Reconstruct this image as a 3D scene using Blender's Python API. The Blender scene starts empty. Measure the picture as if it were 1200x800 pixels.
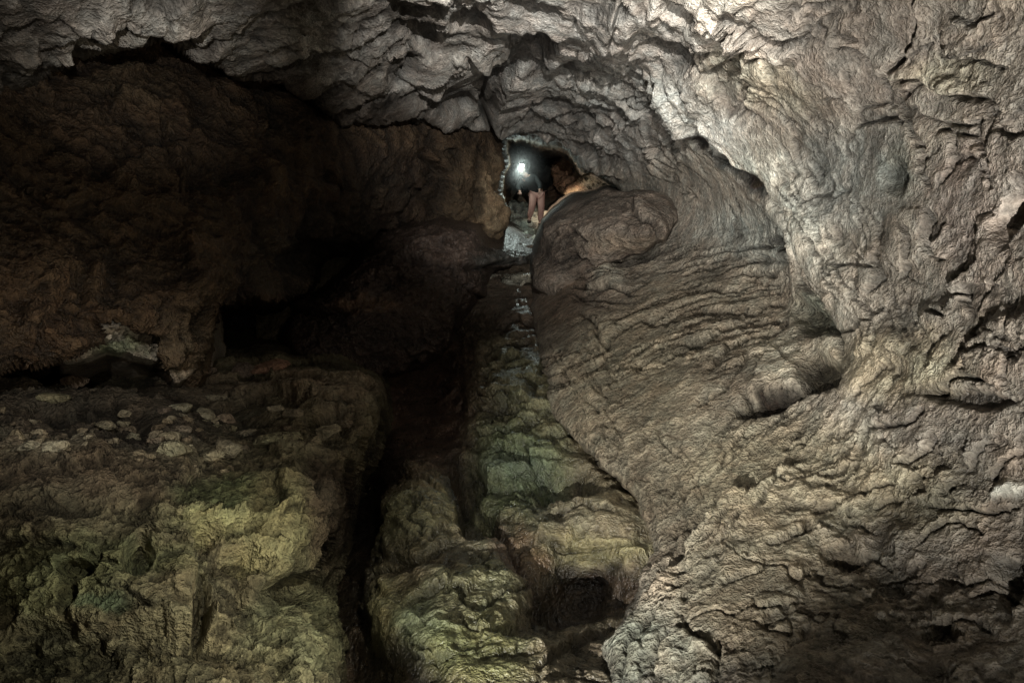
import bpy, math, random
import numpy as np
from mathutils import Vector, Matrix
random.seed(7)
F = np.float32
FPX, CX, CY, CH = 800.0, 600.0, 400.0, 1.6      # focal length in photo pixels, centre, camera height

def pt(px, py, d):
    return Vector(((px-CX)/FPX*d, d, CH+(CY-py)/FPX*d))

CLAY_SHADE = 1.0
# ------------------------------------------------------------------ noise
_r = np.random.RandomState(11)
PERM = np.tile(_r.permutation(256), 3).astype(np.int32)
G = _r.normal(size=(256, 3)); G = (G/np.linalg.norm(G, axis=1)[:, None]).astype(F)
def pnoise(x, y, z, seed=0):
    x = x.astype(F)+F(seed*17.13+100.5); y = y.astype(F)+F(seed*7.77+100.3); z = z.astype(F)+F(seed*3.31+100.7)
    xi = np.floor(x).astype(np.int32); yi = np.floor(y).astype(np.int32); zi = np.floor(z).astype(np.int32)
    xf = x-xi; yf = y-yi; zf = z-zi
    xi &= 255; yi &= 255; zi &= 255
    u = xf*xf*xf*(xf*(xf*6-15)+10); v = yf*yf*yf*(yf*(yf*6-15)+10); w = zf*zf*zf*(zf*(zf*6-15)+10)
    def g(a, b, c):
        h = PERM[PERM[PERM[xi+a]+yi+b]+zi+c]
        return G[h, 0]*(xf-a)+G[h, 1]*(yf-b)+G[h, 2]*(zf-c)
    def l(a, b, t): return a+(b-a)*t
    return l(l(l(g(0,0,0), g(1,0,0), u), l(g(0,1,0), g(1,1,0), u), v),
             l(l(g(0,0,1), g(1,0,1), u), l(g(0,1,1), g(1,1,1), u), v), w)*F(1.6)
def fbm(x, y, z, o=4, seed=0, gain=.5):
    t = 0; a = 1.0; f = 1.0
    for i in range(o):
        t = t+a*pnoise(x*f, y*f, z*f, seed+i*5); a *= gain; f *= 2.03
    return t
def ridged(x, y, z, o=4, seed=0, gain=.5):
    t = 0; a = 1.0; f = 1.0
    for i in range(o):
        n = 1-np.abs(pnoise(x*f, y*f, z*f, seed+i*5)); t = t+a*n*n; a *= gain; f *= 2.1
    return t
R2 = _r.rand(256, 3).astype(F)
def worley(x, y, z, seed=0):
    x = x+seed*5.1+100; y = y+seed*3.7+100; z = z+seed*9.3+100
    xi = np.floor(x).astype(np.int32); yi = np.floor(y).astype(np.int32); zi = np.floor(z).astype(np.int32)
    f1 = np.full(x.shape, 9, F); f2 = f1.copy()
    for a in (-1, 0, 1):
        for b in (-1, 0, 1):
            for c in (-1, 0, 1):
                h = PERM[PERM[PERM[(xi+a) & 255]+((yi+b) & 255)]+((zi+c) & 255)]
                d = (xi+a+R2[h, 0]-x)**2+(yi+b+R2[h, 1]-y)**2+(zi+c+R2[h, 2]-z)**2
                m = d < f1
                f2 = np.where(m, f1, np.minimum(f2, d)); f1 = np.where(m, d, f1)
    return np.sqrt(f1), np.sqrt(f2)
def sstep(a, b, x):
    t = np.clip((x-a)/(b-a), 0, 1); return t*t*(3-2*t)
def terrace(n, k, sharp=.25):                    # soft stair steps: strata edges
    v = n*k; f = np.floor(v); t = v-f
    return (f+sstep(1-sharp, 1, t)+.35*t)/k/1.35

# ------------------------------------------------------------------ curves in the surface chart
def smooth(pts, n=6):
    p = [np.array(q, float) for q in pts]
    if len(p) < 3: return np.array(p)
    p = [2*p[0]-p[1]]+p+[2*p[-1]-p[-2]]; out = []
    for i in range(1, len(p)-2):
        for k in range(n):
            t = k/n
            out.append(.5*((2*p[i])+(-p[i-1]+p[i+1])*t+(2*p[i-1]-5*p[i]+4*p[i+1]-p[i+2])*t*t+(-p[i-1]+3*p[i]-3*p[i+1]+p[i+2])*t**3))
    out.append(p[-2]); return np.array(out)
def polydist(U, V, P):                           # signed distance (left of travel > 0) and arc position 0..1
    best = np.full(U.shape, 1e9, F); sg = np.ones(U.shape, F); ar = np.zeros(U.shape, F)
    L = np.r_[0, np.cumsum(np.hypot(*(P[1:]-P[:-1]).T))]
    for i in range(len(P)-1):
        a = P[i]; d = P[i+1]-a; l2 = max(d@d, 1e-6)
        t = np.clip(((U-a[0])*d[0]+(V-a[1])*d[1])/l2, 0, 1)
        ex = U-a[0]-t*d[0]; ey = V-a[1]-t*d[1]; q = ex*ex+ey*ey
        m = q < best
        best = np.where(m, q, best); sg = np.where(m, np.sign(ex*d[1]-ey*d[0]), sg); ar = np.where(m, (L[i]+t*math.sqrt(l2))/L[-1], ar)
    return np.sqrt(best)*np.where(sg == 0, 1, sg), ar
def inside(U, V, poly):                          # signed distance to a closed outline, inside > 0
    P = np.array(list(poly)+[poly[0]], float)
    s, _ = polydist(U, V, P)
    c = np.zeros(U.shape, bool)
    for i in range(len(P)-1):
        x0, y0 = P[i]; x1, y1 = P[i+1]
        if y0 == y1: continue
        c ^= ((y0 > V) != (y1 > V)) & (U < (x1-x0)*(V-y0)/(y1-y0)+x0)
    return np.abs(s)*np.where(c, 1, -1)
def tps(ctrl, U, V):                             # smooth depth from a few survey points
    c = np.array(ctrl, float); X = c[:, :2]/400; n = len(X)
    def k(r2): return r2*np.log(r2+1e-9)*.5
    A = np.zeros((n+3, n+3)); D = ((X[:, None]-X[None])**2).sum(-1)
    A[:n, :n] = k(D)+np.eye(n)*.004; A[:n, n] = 1; A[:n, n+1:] = X; A[n, :n] = 1; A[n+1:, :n] = X.T
    w = np.linalg.solve(A, np.r_[np.log(c[:, 2]), 0, 0, 0])
    u = U/400; v = V/400; out = w[n]+w[n+1]*u+w[n+2]*v
    for i in range(n): out = out+w[i]*k((u-X[i, 0])**2+(v-X[i, 1])**2)
    return np.exp(out).astype(F)

# ------------------------------------------------------------------ materials
def rock_material(name, rough=.75, bump=.5, fine=1.0, wet=.25, spec=.35):
    m = bpy.data.materials.new(name); m.use_nodes = True; nt = m.node_tree; N = nt.nodes; L = nt.links
    for n in list(N): N.remove(n)
    o = N.new('ShaderNodeOutputMaterial'); b = N.new('ShaderNodeBsdfPrincipled'); L.new(b.outputs[0], o.inputs[0])
    at = N.new('ShaderNodeAttribute'); at.attribute_name = 'rock_tint'
    tc = N.new('ShaderNodeNewGeometry')
    def noise(s, det, r=.6, dist=0):
        n = N.new('ShaderNodeTexNoise'); n.inputs['Scale'].default_value = s; n.inputs['Detail'].default_value = det
        n.inputs['Roughness'].default_value = r; n.inputs['Distortion'].default_value = dist; L.new(tc.outputs['Position'], n.inputs['Vector']); return n
    def math_(op, a, c):
        n = N.new('ShaderNodeMath'); n.operation = op
        for i, q in enumerate((a, c)):
            if isinstance(q, (int, float)): n.inputs[i].default_value = q
            else: L.new(q, n.inputs[i])
        return n.outputs[0]
    n1 = noise(2.2, 8, .65, .4); n2 = noise(16, 4, .6); n3 = noise(46*fine, 2, .55, .5); n4 = noise(125*fine, 2, .6)
    mr = N.new('ShaderNodeMapRange'); L.new(n1.outputs[0], mr.inputs[0]); mr.inputs[1].default_value = .3; mr.inputs[2].default_value = .7; mr.inputs[3].default_value = .45; mr.inputs[4].default_value = 1.5
    mr2 = N.new('ShaderNodeMapRange'); L.new(n2.outputs[0], mr2.inputs[0]); mr2.inputs[1].default_value = .3; mr2.inputs[2].default_value = .7; mr2.inputs[3].default_value = .7; mr2.inputs[4].default_value = 1.3
    mr3 = N.new('ShaderNodeMapRange'); L.new(n3.outputs[0], mr3.inputs[0]); mr3.inputs[1].default_value = .3; mr3.inputs[2].default_value = .7; mr3.inputs[3].default_value = .68; mr3.inputs[4].default_value = 1.32
    k = math_('MULTIPLY', math_('MULTIPLY', mr.outputs[0], mr2.outputs[0]), mr3.outputs[0])
    sc = N.new('ShaderNodeVectorMath'); sc.operation = 'SCALE'; L.new(at.outputs['Color'], sc.inputs[0]); L.new(k, sc.inputs['Scale'])
    # mineral hue drift
    mx = N.new('ShaderNodeMix'); mx.data_type = 'RGBA'; mx.blend_type = 'MULTIPLY'
    cr = N.new('ShaderNodeValToRGB'); nh = noise(5, 5, .6, .6); L.new(nh.outputs[0], cr.inputs[0])
    cr.color_ramp.elements[0].position = .36; cr.color_ramp.elements[0].color = (1.04, .99, .93, 1)
    cr.color_ramp.elements[1].position = .64; cr.color_ramp.elements[1].color = (.95, 1.0, .99, 1)
    mx.inputs['Factor'].default_value = 1; L.new(sc.outputs[0], mx.inputs[6]); L.new(cr.outputs[0], mx.inputs[7])
    L.new(mx.outputs[2], b.inputs['Base Color'])
    rr = N.new('ShaderNodeMapRange'); L.new(n2.outputs[0], rr.inputs[0]); rr.inputs[1].default_value = .35; rr.inputs[2].default_value = .65
    rr.inputs[3].default_value = rough-wet; rr.inputs[4].default_value = min(1, rough+.1); L.new(rr.outputs[0], b.inputs['Roughness'])
    b.inputs['Specular IOR Level'].default_value = spec
    h = math_('ADD', math_('MULTIPLY', n2.outputs[0], .045), math_('ADD', math_('MULTIPLY', n3.outputs[0], .034), math_('MULTIPLY', n4.outputs[0], .010)))
    bp = N.new('ShaderNodeBump'); bp.inputs['Strength'].default_value = min(1, bump*1.15); bp.inputs['Distance'].default_value = 1.25
    L.new(h, bp.inputs['Height']); L.new(bp.outputs[0], b.inputs['Normal'])
    return m
def plain(name, col, rough=.7, emit=None, strength=0, metal=0):
    m = bpy.data.materials.new(name); m.use_nodes = True; nt = m.node_tree; b = nt.nodes['Principled BSDF']
    b.inputs['Base Color'].default_value = (*col, 1); b.inputs['Roughness'].default_value = rough; b.inputs['Metallic'].default_value = metal
    if emit: b.inputs['Emission Color'].default_value = (*emit, 1); b.inputs['Emission Strength'].default_value = strength
    n = nt.nodes.new('ShaderNodeTexNoise'); n.inputs['Scale'].default_value = 90; bp = nt.nodes.new('ShaderNodeBump'); bp.inputs['Strength'].default_value = .25
    nt.links.new(n.outputs[0], bp.inputs['Height']); nt.links.new(bp.outputs[0], b.inputs['Normal'])
    return m
M_LIME = rock_material('limestone', .62, .6, 1, .22, .4)
M_MUD = rock_material('mud_coated_rock', .85, 1.0, .8, .15, .25)
M_DARK = rock_material('dark_cave_rock', .7, .8, .8, .25, .4)
M_WET = rock_material('wet_flowstone', .45, .7, .8, .22, .6)

# ------------------------------------------------------------------ building sheets of rock
COL = bpy.context.scene.collection
def prop(o, label=None, cat=None, group=None, kind=None):
    if label: o['label'] = label
    if cat: o['category'] = cat
    if group: o['group'] = group
    if kind: o['kind'] = kind
    return o
def mesh_obj(name, co, faces, mat, tint=None, parent=None, origin=None):
    me = bpy.data.meshes.new(name)
    co = np.asarray(co, F)
    if origin is not None: co = co-np.array(origin, F)
    me.vertices.add(len(co)); me.vertices.foreach_set('co', co.ravel())
    nf = len(faces); k = faces.shape[1]
    me.loops.add(nf*k); me.loops.foreach_set('vertex_index', faces.astype(np.int32).ravel())
    me.polygons.add(nf); me.polygons.foreach_set('loop_start', np.arange(0, nf*k, k, dtype=np.int32))
    try: me.polygons.foreach_set('loop_total', np.full(nf, k, np.int32))
    except Exception: pass
    me.update(calc_edges=True)
    me.polygons.foreach_set('use_smooth', np.ones(nf, bool))
    if tint is not None:
        a = me.attributes.new('rock_tint', 'FLOAT_COLOR', 'POINT')
        a.data.foreach_set('color', np.c_[tint, np.ones(len(tint))].astype(F).ravel())
    me.materials.append(mat)
    o = bpy.data.objects.new(name, me); COL.objects.link(o)
    if origin is not None: o.location = origin
    if parent: o.parent = parent
    return o

class Sheet:
    """A rock surface: chart (U,V), depth survey, relief carved along its own normal."""
    def __init__(s, x0, x1, y0, y1, step, ctrl, seed=0, warp=1.0):
        nu = int((x1-x0)/step)+1; nv = int((y1-y0)/step)+1
        s.nu, s.nv, s.seed, s.step = nu, nv, seed, step
        u = np.linspace(x0, x1, nu, dtype=F); v = np.linspace(y0, y1, nv, dtype=F)
        s.U, s.V = np.meshgrid(u, v)
        s.ctrl = ctrl
        s.D = tps(ctrl, s.U, s.V)
        z = np.zeros_like(s.U)
        s.WU = s.U+warp*(7*pnoise(s.U/34, s.V/34, z, 3+seed)+3.2*pnoise(s.U/11, s.V/11, z, 4+seed)+1.3*pnoise(s.U/4.5, s.V/4.5, z, 5+seed))
        s.WV = s.V+warp*(7*pnoise(s.U/34, s.V/34, z, 6+seed)+3.2*pnoise(s.U/11, s.V/11, z, 7+seed)+1.3*pnoise(s.U/4.5, s.V/4.5, z, 8+seed))
        s.LU = s.U+warp*(6*pnoise(s.U/34, s.V/34, z, 3+seed)+2.2*pnoise(s.U/15, s.V/15, z, 4+seed))
        s.LV = s.V+warp*(6*pnoise(s.U/34, s.V/34, z, 6+seed)+2.2*pnoise(s.U/15, s.V/15, z, 7+seed))
        s.H = np.zeros_like(s.U)                 # relief in local pixels (times depth/800 gives metres)
        s.HM = np.zeros_like(s.U)                # relief in metres
        s.tint = np.zeros(s.U.shape+(3,), F)
        s.keep = np.ones(s.U.shape, bool)
    def outline(s, poly, r=25, drop=.012, cut=45):
        d = inside(s.LU, s.LV, poly).astype(F); s.edge = d
        q = np.clip(r-d, 0, r)
        s.D = s.D*(1+(r-np.sqrt(np.maximum(r*r-q*q, 0)))/FPX*1.3)
        s.D = s.D*(1+np.maximum(-d, 0)*drop)
        s.keep &= d > -cut
    def pos(s):
        return np.stack([(s.U-CX)/FPX*s.D, s.D, CH+(CY-s.V)/FPX*s.D], -1)
    def normals(s, P):
        a = np.gradient(P, axis=1); b = np.gradient(P, axis=0)
        n = np.cross(b, a); n /= np.linalg.norm(n, axis=-1, keepdims=True)+1e-9
        view = P-np.array([0, 0, CH], F)
        n *= -np.sign((n*view).sum(-1, keepdims=True)); return n
    def box(s, pts, pad):
        p = np.array(pts); U, V = s.U, s.V
        j0 = np.searchsorted(U[0], p[:, 0].min()-pad); j1 = np.searchsorted(U[0], p[:, 0].max()+pad)
        i0 = np.searchsorted(V[:, 0], p[:, 1].min()-pad); i1 = np.searchsorted(V[:, 0], p[:, 1].max()+pad)
        return (slice(i0, i1), slice(j0, j1))
    def ledge(s, pts, h=6, W=28, e=2.2, crack=None, rev=False, jag=1):
        if rev: pts = pts[::-1]
        B = s.box(pts, W*2.6)
        if s.U[B].size == 0: return
        k = float(np.clip((h-7)/7, 0, 1)); sd, t = polydist(s.WU[B]*(1-k)+s.LU[B]*k, s.WV[B]*(1-k)+s.LV[B]*k, smooth(pts)); e = max(e, abs(h)*.33)
        fade = sstep(0, .16, t)*sstep(0, .16, 1-t)
        c = h*.55 if crack is None else crack
        up = sstep(-e, e, sd)*np.exp(-np.maximum(sd, 0)/W)
        s.H[B] += fade*(h*up-c*np.exp(-((sd+e*.8)/(min(e, 3)*1.2))**2)-.35*h*np.exp(-np.abs(sd)/W)*(sd < 0))
    def ridge(s, pts, h, w):
        B = s.box(pts, w*3)
        sd, t = polydist(s.LU[B]*.5+s.WU[B]*.5, s.LV[B]*.5+s.WV[B]*.5, smooth(pts))
        s.H[B] += h*np.exp(-(sd/w)**2)*sstep(0, .15, t)*sstep(0, .15, 1-t)
    def crack(s, pts, h=5, w=2.5):
        B = s.box(pts, w*5+14)
        if s.U[B].size == 0: return
        sd, t = polydist(s.WU[B], s.WV[B], smooth(pts))
        s.H[B] -= h*np.exp(-(sd/w)**2)*sstep(0, .12, t)*sstep(0, .12, 1-t)
    def blob(s, x, y, rx, ry, h, ang=0, hard=2.0):
        R = max(rx, ry)*1.6; B = s.box([(x, y)], R+10)
        if s.U[B].size == 0: return
        c, n = math.cos(math.radians(ang)), math.sin(math.radians(ang))
        k = float(np.clip((abs(h)-6)/8, 0, 1)); du = s.WU[B]*(1-k)+s.LU[B]*k-x; dv = s.WV[B]*(1-k)+s.LV[B]*k-y
        q = np.sqrt(((du*c+dv*n)/rx)**2+((-du*n+dv*c)/ry)**2)
        s.H[B] += h*(1-sstep(1-1/hard, 1+1/hard, q))
    def stria(s, spine, k, ks, amp, reach, seed=0, side=0, kind='ridge'):
        B = s.box(spine, reach*1.3)
        sd, t = polydist(s.U[B]+.5*(s.WU[B]-s.U[B]), s.V[B]+.5*(s.WV[B]-s.V[B]), smooth(spine))
        Lg = float(np.hypot(*(np.array(spine)[1:]-np.array(spine)[:-1]).T).sum())
        f = 1-sstep(reach*.55, reach, np.abs(sd)); f = f*sstep(0, .1, t)*sstep(0, .1, 1-t)
        z = np.full_like(sd, seed*3.7)
        f = f*(.25+1.3*sstep(-.3, .35, pnoise(sd/26+seed, t*Lg/70, z, seed+8)))
        q = sd/k+.9*pnoise(t*Lg/ks/2.2, sd/k/5, z, seed+2); n = pnoise(q, t*Lg/ks, z, seed)
        if kind == 'ridge': r = 1-np.abs(n)*2.2
        else: r = -2.2*np.exp(-(n/.10)**2)+.9*terrace(n, 3, .25)
        s.H[B] += amp*f*(r+.5*pnoise(q*2.2, t*Lg/ks*1.8, z, seed+4))
    def paint(s, col): s.tint[:] = col
    def patch(s, x, y, rx, ry, col, k=1.0, ang=0, soft=.5):
        B = s.box([(x, y)], max(rx, ry)*1.7)
        if s.U[B].size == 0: return
        c, n = math.cos(math.radians(ang)), math.sin(math.radians(ang))
        du = s.U[B]-x+1.4*(s.WU[B]-s.U[B]); dv = s.V[B]-y+1.4*(s.WV[B]-s.V[B])
        q = np.sqrt(((du*c+dv*n)/rx)**2+((-du*n+dv*c)/ry)**2)
        w = (k*(1-sstep(1-soft, 1+soft, q)))[..., None]
        s.tint[B] = s.tint[B]*(1-w)+np.array(col, F)*w
    def finish(s, detail, fine=2):
        s.tint = np.maximum(s.tint, np.array([.050, .036, .023], F))
        P0 = s.pos(); n = s.normals(P0)
        for it in range(6):
            n[1:-1, 1:-1] = (n[1:-1, 1:-1]*2+n[:-2, 1:-1]+n[2:, 1:-1]+n[1:-1, :-2]+n[1:-1, 2:])/6
        n /= np.linalg.norm(n, axis=-1, keepdims=True)+1e-9
        P = P0+n*(s.H*s.D/FPX+s.HM)[..., None]; Q = P.copy()
        s.sp = np.maximum(np.linalg.norm(np.gradient(Q, axis=0), axis=-1), np.linalg.norm(np.gradient(Q, axis=1), axis=-1))
        for i, fn in enumerate(detail):
            if i == len(detail)-fine: n = s.normals(P)
            P = P+n*fn(Q, s)[..., None]
        s.P = P
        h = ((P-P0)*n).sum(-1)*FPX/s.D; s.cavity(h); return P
    def cavity(s, h):                            # crease shading painted into the tint along with dark clay, ribs lightened
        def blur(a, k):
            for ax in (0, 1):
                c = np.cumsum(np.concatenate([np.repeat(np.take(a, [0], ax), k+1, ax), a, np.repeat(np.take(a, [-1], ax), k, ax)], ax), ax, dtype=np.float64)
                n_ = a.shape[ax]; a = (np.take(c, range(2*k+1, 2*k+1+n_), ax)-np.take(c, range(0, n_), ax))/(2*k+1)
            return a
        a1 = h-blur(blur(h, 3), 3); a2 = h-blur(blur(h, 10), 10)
        k = np.clip(1+CLAY_SHADE*(a1*.10+a2*.08), .45, 1.35).astype(F)
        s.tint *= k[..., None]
    def build(s, name, mat, region=None, origin=None):
        keep = s.keep
        f = keep[:-1, :-1] & keep[1:, :-1] & keep[:-1, 1:] & keep[1:, 1:]
        if region is not None: f = f & region[:-1, :-1]
        i, j = np.nonzero(f); a = i*s.nu+j
        q = np.stack([a, a+s.nu, a+s.nu+1, a+1], -1)
        used, inv = np.unique(q, return_inverse=True)
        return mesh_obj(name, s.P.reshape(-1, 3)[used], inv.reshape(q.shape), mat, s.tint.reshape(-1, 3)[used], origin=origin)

# relief recipes, amplitudes in metres
def D_fbm(sc, amp, o=4, seed=0, ax=(1, 1, 1)):
    return lambda P, s: amp*fbm(P[..., 0]/sc*ax[0], P[..., 1]/sc*ax[1], P[..., 2]/sc*ax[2], o, seed)*(1-sstep(.22, .6, s.sp/sc))
def D_ridge(sc, amp, o=4, seed=0, ax=(1, 1, 1), mask=None):
    def f(P, s):
        w = .35*sc
        x, y, z = P[..., 0]/sc, P[..., 1]/sc, P[..., 2]/sc
        wx = .35*pnoise(x*1.7, y*1.7, z*1.7, seed+31); 
        r = amp*(ridged((x+wx)*ax[0], (y-wx)*ax[1], (z+wx)*ax[2], o, seed)-1.2)*(1-sstep(.15, .4, s.sp/sc))
        return r if mask is None else r*mask(s)
    return f
def D_lobes(sc, amp, seed=0, crease=.12, mask=None, warp=.35):      # scalloped lobes with sharp creases
    def f(P, s):
        x, y, z = P[..., 0]/sc, P[..., 1]/sc, P[..., 2]/sc
        a = warp*pnoise(x*1.4, y*1.4, z*1.4, seed+41)+.15*pnoise(x*5, y*5, z*5, seed+43); b = warp*pnoise(x*1.4, y*1.4, z*1.4, seed+42)+.15*pnoise(x*5, y*5, z*5, seed+44)
        f1, f2 = worley(x+a, y+b, z-a, seed)
        r = amp*(sstep(0, crease*3, f2-f1)*.6-f1*.8+.3)
        return r if mask is None else r*mask(s)
    return f
def D_facet(sc, amp, seed=0, ax=(1, 1, 1), mask=None, warp=.22, soft=.10):      # broken faces: every cell its own tilted plane
    def f(P, s):
        x, y, z = P[..., 0]/sc*ax[0], P[..., 1]/sc*ax[1], P[..., 2]/sc*ax[2]
        a = warp*pnoise(x*1.5, y*1.5, z*1.5, seed+41)+.07*pnoise(x*6, y*6, z*6, seed+43); b = warp*pnoise(x*1.5, y*1.5, z*1.5, seed+42)+.07*pnoise(x*6, y*6, z*6, seed+44)
        x = x+a+seed*5.1+100; y = y+b+seed*3.7+100; z = z-a+seed*9.3+100
        xi = np.floor(x).astype(np.int32); yi = np.floor(y).astype(np.int32); zi = np.floor(z).astype(np.int32)
        f1 = np.full(x.shape, 9, F); f2 = f1.copy(); v1 = np.zeros(x.shape, F)
        for i in (-1, 0, 1):
            for j in (-1, 0, 1):
                for k in (-1, 0, 1):
                    h = PERM[PERM[PERM[(xi+i) & 255]+((yi+j) & 255)]+((zi+k) & 255)]
                    dx = x-(xi+i+R2[h, 0]); dy = y-(yi+j+R2[h, 1]); dz = z-(zi+k+R2[h, 2]); d = dx*dx+dy*dy+dz*dz
                    v = G[h, 0]*dx+G[h, 1]*dy+G[h, 2]*dz+.45*G[(h+7) & 255, 0]
                    m = d < f1
                    f2 = np.where(m, f1, np.minimum(f2, d)); v1 = np.where(m, v, v1); f1 = np.where(m, d, f1)
        r = amp*v1*(.35+.65*sstep(0, soft, np.sqrt(f2)-np.sqrt(f1)))*(1-sstep(.15, .4, s.sp/sc))
        return r if mask is None else r*mask(s)
    return f
def D_crack(sc, amp, seed=0, w=.06, mask=None):
    def f(P, s):
        x, y, z = P[..., 0]/sc, P[..., 1]/sc, P[..., 2]/sc
        a = .3*pnoise(x*2.3, y*2.3, z*2.3, seed+51)+.1*pnoise(x*7, y*7, z*7, seed+53)
        n = np.abs(pnoise(x+a, y-a, z*1.5+a, seed)); g = sstep(-.1, .25, pnoise(x*.8, y*.8, z*.8, seed+9))
        r = -amp*np.exp(-(n/w)**2)*g
        return r if mask is None else r*mask(s)
    return f
def D_terr(sc, amp, k=3, seed=0, ax=(1, 1, 1), mask=None):
    def f(P, s):
        n = fbm(P[..., 0]/sc*ax[0], P[..., 1]/sc*ax[1], P[..., 2]/sc*ax[2], 4, seed)
        r = amp*terrace(n, k)
        return r if mask is None else r*mask(s)
    return f

# ================================================================== 1. ceiling, right wall and mud slope
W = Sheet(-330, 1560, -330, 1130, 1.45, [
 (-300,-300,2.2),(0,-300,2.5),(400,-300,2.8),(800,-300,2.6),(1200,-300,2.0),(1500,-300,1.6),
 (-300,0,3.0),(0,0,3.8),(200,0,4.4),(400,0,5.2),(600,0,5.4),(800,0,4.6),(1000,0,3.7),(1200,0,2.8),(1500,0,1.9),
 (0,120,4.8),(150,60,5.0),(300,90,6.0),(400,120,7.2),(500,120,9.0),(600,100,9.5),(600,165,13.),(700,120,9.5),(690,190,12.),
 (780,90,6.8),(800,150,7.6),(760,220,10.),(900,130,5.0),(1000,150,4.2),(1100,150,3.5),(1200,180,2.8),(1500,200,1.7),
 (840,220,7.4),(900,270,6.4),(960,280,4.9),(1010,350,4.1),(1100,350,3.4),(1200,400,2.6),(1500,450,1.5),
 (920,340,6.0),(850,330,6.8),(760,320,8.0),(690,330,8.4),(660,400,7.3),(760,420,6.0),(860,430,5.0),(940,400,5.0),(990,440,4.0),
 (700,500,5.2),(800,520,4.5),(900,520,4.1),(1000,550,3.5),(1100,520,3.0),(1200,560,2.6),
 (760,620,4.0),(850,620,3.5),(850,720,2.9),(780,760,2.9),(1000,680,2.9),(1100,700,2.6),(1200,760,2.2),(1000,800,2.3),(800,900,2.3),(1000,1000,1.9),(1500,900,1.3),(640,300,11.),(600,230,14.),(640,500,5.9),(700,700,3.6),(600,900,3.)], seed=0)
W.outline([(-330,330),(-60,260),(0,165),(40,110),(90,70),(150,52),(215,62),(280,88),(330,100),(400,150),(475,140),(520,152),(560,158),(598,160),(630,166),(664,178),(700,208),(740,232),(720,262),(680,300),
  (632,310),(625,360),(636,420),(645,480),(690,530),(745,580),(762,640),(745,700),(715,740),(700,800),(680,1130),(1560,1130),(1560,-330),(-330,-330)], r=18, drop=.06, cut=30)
L, Cq, Bq = W.ledge, W.crack, W.blob
# the great arch edge and its inner recess
L([(770,60),(800,115),(838,160),(880,200),(915,235),(935,280),(945,335),(965,370),(985,410),(975,450)], 9, 40, 4, crack=6, rev=True)
W.ridge([(770,70),(812,112),(860,152),(905,190),(940,232),(962,290),(985,340),(1010,390)], 24, 26)
L([(748,60),(775,100),(790,118)], 6, 20)
Bq(829,165,14,9,-14,30,1.6); Bq(860,187,12,6,-6,40); Bq(888,207,28,11,-18,42,1.6); Bq(880,186,10,6,5,30)
Bq(921,283,9,7,-14,20); Bq(957,374,20,17,-22,60); Bq(955,360,10,6,6)
# hanging lump with its undercut
Bq(962,436,18,19,-24,10,1.7); Bq(898,472,34,8,-20,-14,1.7); Bq(912,424,40,28,13,-18,1.05); 
L([(870,455),(885,465),(915,465),(945,452),(955,430)], 10, 30, 3, 8)
# ceiling strokes
for a in [([(600,71),(625,74),(655,70),(685,70),(720,66),(756,69)], 17, 40, 3), ([(625,75),(602,88),(577,100),(570,124),(590,160)], 14, 45, 3), ([(546,56),(565,71),(587,75),(602,60),(610,40)], 13, 24, 2.5),
          ([(482,112),(512,112),(542,88),(584,77)], 12, 28, 2.5), ([(400,67),(437,41),(475,22)], 9, 25, 2.5), ([(400,101),(445,75),(486,45)], 9, 25, 2.2), ([(400,127),(449,112),(490,71)], 10, 28, 2.4),
          ([(475,131),(512,145),(560,152),(600,150)], 9, 22, 2.2), ([(670,7),(700,22),(730,36),(749,37)], 9, 25, 2.4), ([(685,60),(700,45),(719,41),(745,49),(749,64)], 8, 20, 2.2), ([(752,52),(760,41),(800,45),(840,62)], 8, 25, 2.2),
          ([(722,36),(726,15),(737,-5)], 7, 20, 2.4), ([(340,70),(380,55),(430,30)], 8, 24, 2.4), ([(300,60),(350,40),(400,15)], 9, 24, 2.4), ([(310,70),(345,72),(375,60)], 7, 20, 2), ([(250,60),(300,20),(360,0)], 9, 30, 3),
          ([(60,82),(110,50),(150,28),(210,28),(250,24)], 16, 40, 3.5), ([(20,95),(45,65),(85,38),(140,20)], 14, 40, 3.2), ([(440,160),(470,140),(500,150)], 8, 18, 2), ([(520,20),(560,5),(590,-10)], 9, 30, 3),
          ([(475,22),(500,8),(540,0)], 8, 24, 2.4), ([(60,70),(100,72),(150,60)], 6, 18, 2)]: L(*a)
for b in [(500,52,17,11,-20,20),(550,30,20,12,-22,0),(622,52,24,17,-26,-10),(575,112,8,20,-12,20),(205,45,28,14,-16,-10),(233,48,14,9,12,-30),(105,78,8,7,9,0),(725,20,22,17,10,0),(762,8,12,10,9,0),(620,8,28,10,-12,10),(540,125,18,8,-12,-20),(800,12,16,10,-18,10),(470,85,20,10,-9,-30),(155,45,18,8,8,-20)]: Bq(*(b[:4]+((b[4]*1.7 if b[4] < 0 else b[4]),)+b[5:]))
Cq([(756,69),(775,86),(782,112),(784,139),(775,150)], 9, 3)
for p in [[(600,165),(612,152),(640,148)],[(640,110),(680,118),(720,130)],[(650,95),(700,104),(760,140)],[(630,130),(690,140),(740,160)],[(650,165),(700,170),(740,185)],[(740,108),(750,118)],[(610,185),(640,195),(690,205),(740,215)]]: L(p, 4, 14, 1.6)
W.stria([(560,120),(650,125),(760,150),(850,210)], 7, 40, 2.5, 60, 3, kind='groove')
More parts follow.
